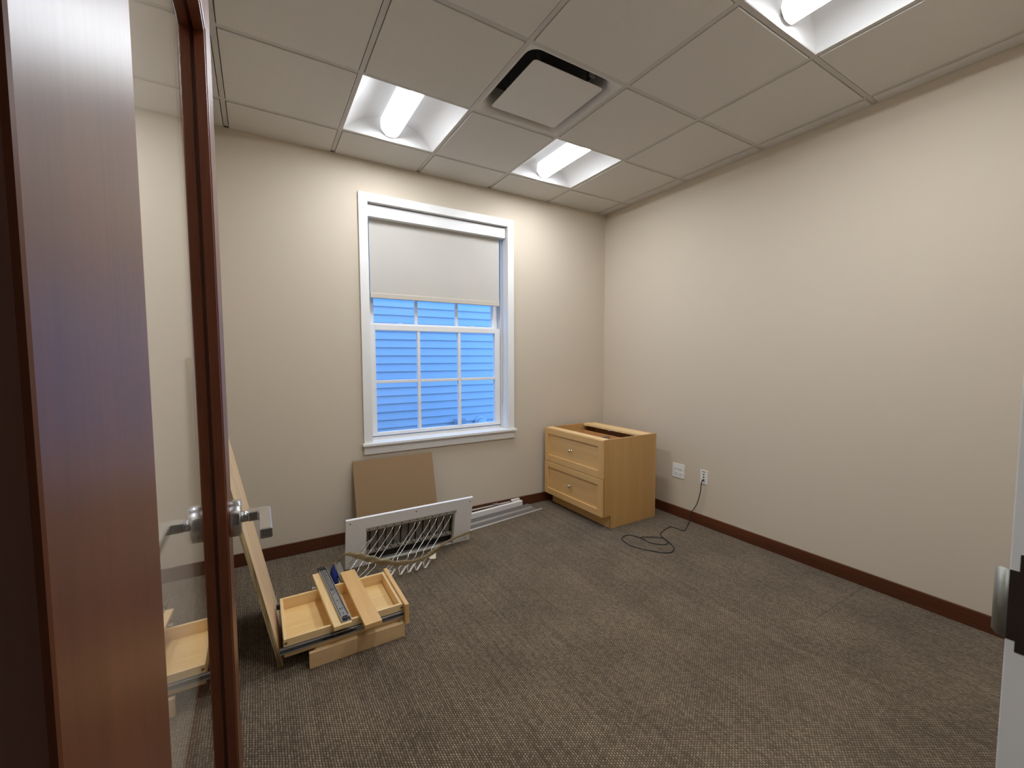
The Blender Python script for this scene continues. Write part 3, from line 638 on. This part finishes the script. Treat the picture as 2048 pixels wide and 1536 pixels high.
# upper drawer, its front to the right
ud = empty('upper_drawer', (.31, 2.18, .0705), 'maple drawer box with side slides stacked on top of the shallow drawer', 'drawer', 'loose drawers and boards')
Z0, ZT = .0705, .150
obj('back', B(.0545, .0675, 2.000, 2.366, Z0, ZT), BIRCHY, ud, .001)
obj('front', B(.559, .572, 2.000, 2.366, Z0, ZT), BIRCHY, ud, .001)
obj('side', B(.0675, .559, 2.000, 2.013, Z0, ZT), BIRCHX, ud, .001)
obj('side', B(.0675, .559, 2.353, 2.366, Z0, ZT), BIRCHX, ud, .001)
obj('bottom', B(.0675, .559, 2.013, 2.353, Z0+.018, Z0+.024), MAPLEX, ud)
obj('drawer_front', B(.5725, .592, 1.962, 2.374, .064, .164), MAPLEY, ud, .0015)
for y0, y1, ys in ((1.9875, 2.000, 1.9855), (2.366, 2.3785, 2.3805)):
    s = obj('slide', B(.038, .575, y0, y1, .094, .118), SLIDED, ud, .001); s['label'] = 'zinc drawer slide'
    ya, yb = min(ys, (y0 if ys < y0 else y1)), max(ys, (y0 if ys < y0 else y1))
    obj('slide_lip', B(.038, .575, ya, yb, .113, .1185), ZINC, s, .0008); obj('slide_lip', B(.038, .575, ya, yb, .0935, .099), ZINC, s, .0008)
    for x0, x1 in ((.205, .255), (.265, .335)): obj('cutout', B(x0, x1, ya+.0012, yb-.0004, .100, .112), BLACKP, s)
    obj('inner_rail', B(.350, .40, ya+.0006, yb-.0002, .101, .1105), ZINC, s)
for yy in (2.0, ):
    for x in (.058, .5625): obj('dowel', MB().lathe((x+.004, yy, .132), (0,-1,0), [(0,.006),(.0006,.006)], 10), plain('dark_dowel', (.20,.085,.04), .6) if 'dark_dowel' not in bpy.data.materials else bpy.data.materials['dark_dowel'], ud)
# two boards lying across the drawer
def plank(name, p_near_l, p_near_r, p_far_l, p_far_r, z0, z1, mat, label):
    o = empty(name, (p_near_l[0], p_near_l[1], z0), label, 'board', 'loose drawers and boards')
    obj('board', MB().prism([p_near_l, p_near_r, p_far_r, p_far_l], 'z', z0, z1), mat, o, .0012)
    return o
ZP = ZT + .0005
b1 = plank('board', (.250,1.948), (.326,1.950), (.218,2.503), (.294,2.505), ZP, ZP+.0185, BIRCHY, 'narrow maple board carrying a grey drawer slide, across the upper drawer')
b2 = plank('board', (.370,1.890), (.446,1.892), (.353,2.446), (.429,2.448), ZP, ZP+.0185, MAPLEY, 'plain maple board lying across the upper drawer, near its front')
# slide on the first board
d1 = (Vector((.234,2.503,0)) - Vector((.266,1.948,0))).normalized(); s1 = Vector((d1.y, -d1.x, 0))
def sl(u0, u1, w0, w1, z0, z1):      # along the board from its near end, across from its left edge
    o_ = Vector((.250, 1.948, 0)); uc, wc = (u0+u1)/2, (w0+w1)/2
    return MB().obox(o_ + d1*uc + s1*wc + Vector((0,0,(z0+z1)/2)), d1*((u1-u0)/2), s1*((w1-w0)/2), Vector((0,0,(z1-z0)/2)))
ZB = ZP + .0187
slo = obj('slide', sl(.012, .585, .034, .076, ZB, ZB+.0015), ZINCD, b1); slo['label'] = 'grey steel drawer slide'
for w0, w1 in ((.034, .0375), (.0725, .076)): obj('slide_lip', sl(.012, .585, w0, w1, ZB+.0015, ZB+.0115), ZINCD, slo, .0008)
obj('inner_rail', sl(.035, .565, .042, .068, ZB+.0015, ZB+.0075), ZINC, slo, .001)
obj('ball_cage', sl(.305, .570, .047, .063, ZB+.0075, ZB+.0090), plain('cage_steel', (.20,.21,.22), .4, .9), slo, .0006)
for k in range(9): obj('slot', sl(.335+k*.025, .346+k*.025, .049, .061, ZB+.0090, ZB+.0096), ZINC, slo)
for u, w in ((.12, .050), (.12, .060), (.20, .055), (.27, .050), (.285, .060), (.075, .055)): obj('rivet', sl(u-.004, u+.004, w-.0025, w+.0025, ZB+.0075, ZB+.0084), BLACKP, slo)
obj('end_clip', sl(.020, .046, .044, .066, ZB+.0075, ZB+.0125), BLACKP, slo, .002)
obj('end_cap', sl(.560, .590, .030, .072, ZB+.0015, ZB+.0135), BLACKP, slo, .003)
for w in (.038, .070): obj('end_tab', sl(.030, .048, w-.003, w+.003, ZB+.0115, ZB+.0135), ZINC, slo)
obj('bolt', MB().cyl((.222, 2.365, ZP+.010), (.208, 2.364, ZP+.010), .003, 10).lathe((.209, 2.364, ZP+.010), (-1,0,0), [(0,.008),(.004,.009),(.007,.004)], 12), ZINC, b1)
# silver channel under the far end of the second board
ch = obj('slide_channel', MB().box(.347, .380, 2.382, 2.620, .133, .1495), ZINC, b2, .001); ch['label'] = 'silver box channel'
obj('slot', B(.352, .366, 2.600, 2.612, .1494, .1499), BLACKP, ch)
# crumpled blue scrap behind the drawer
bm = bmesh.new(); bmesh.ops.create_icosphere(bm, subdivisions=3, radius=1)
r2 = random.Random(3)
for v in bm.verts:
    k = 1 + .16*math.sin(v.co.x*5+v.co.z*3) + .12*math.sin(v.co.y*8-v.co.z*4) + r2.uniform(-.05,.05)
    top = max(0, v.co.z); v.co = Vector((v.co.x*k*(.034-.010*top) + .012*top, v.co.y*k*.034, (v.co.z*k+1.05)*.088))
mz = min(v.co.z for v in bm.verts)
for v in bm.verts: v.co.z -= mz
me = bpy.data.meshes.new('blue_scrap'); bm.to_mesh(me); bm.free(); me.materials.append(BLUE)
bo = bpy.data.objects.new('plastic_scrap', me); COL.objects.link(bo); bo.location = (.316, 2.478, 0)
tag(bo, 'crumpled dark blue plastic scrap between the boards behind the drawer', 'plastic scrap')
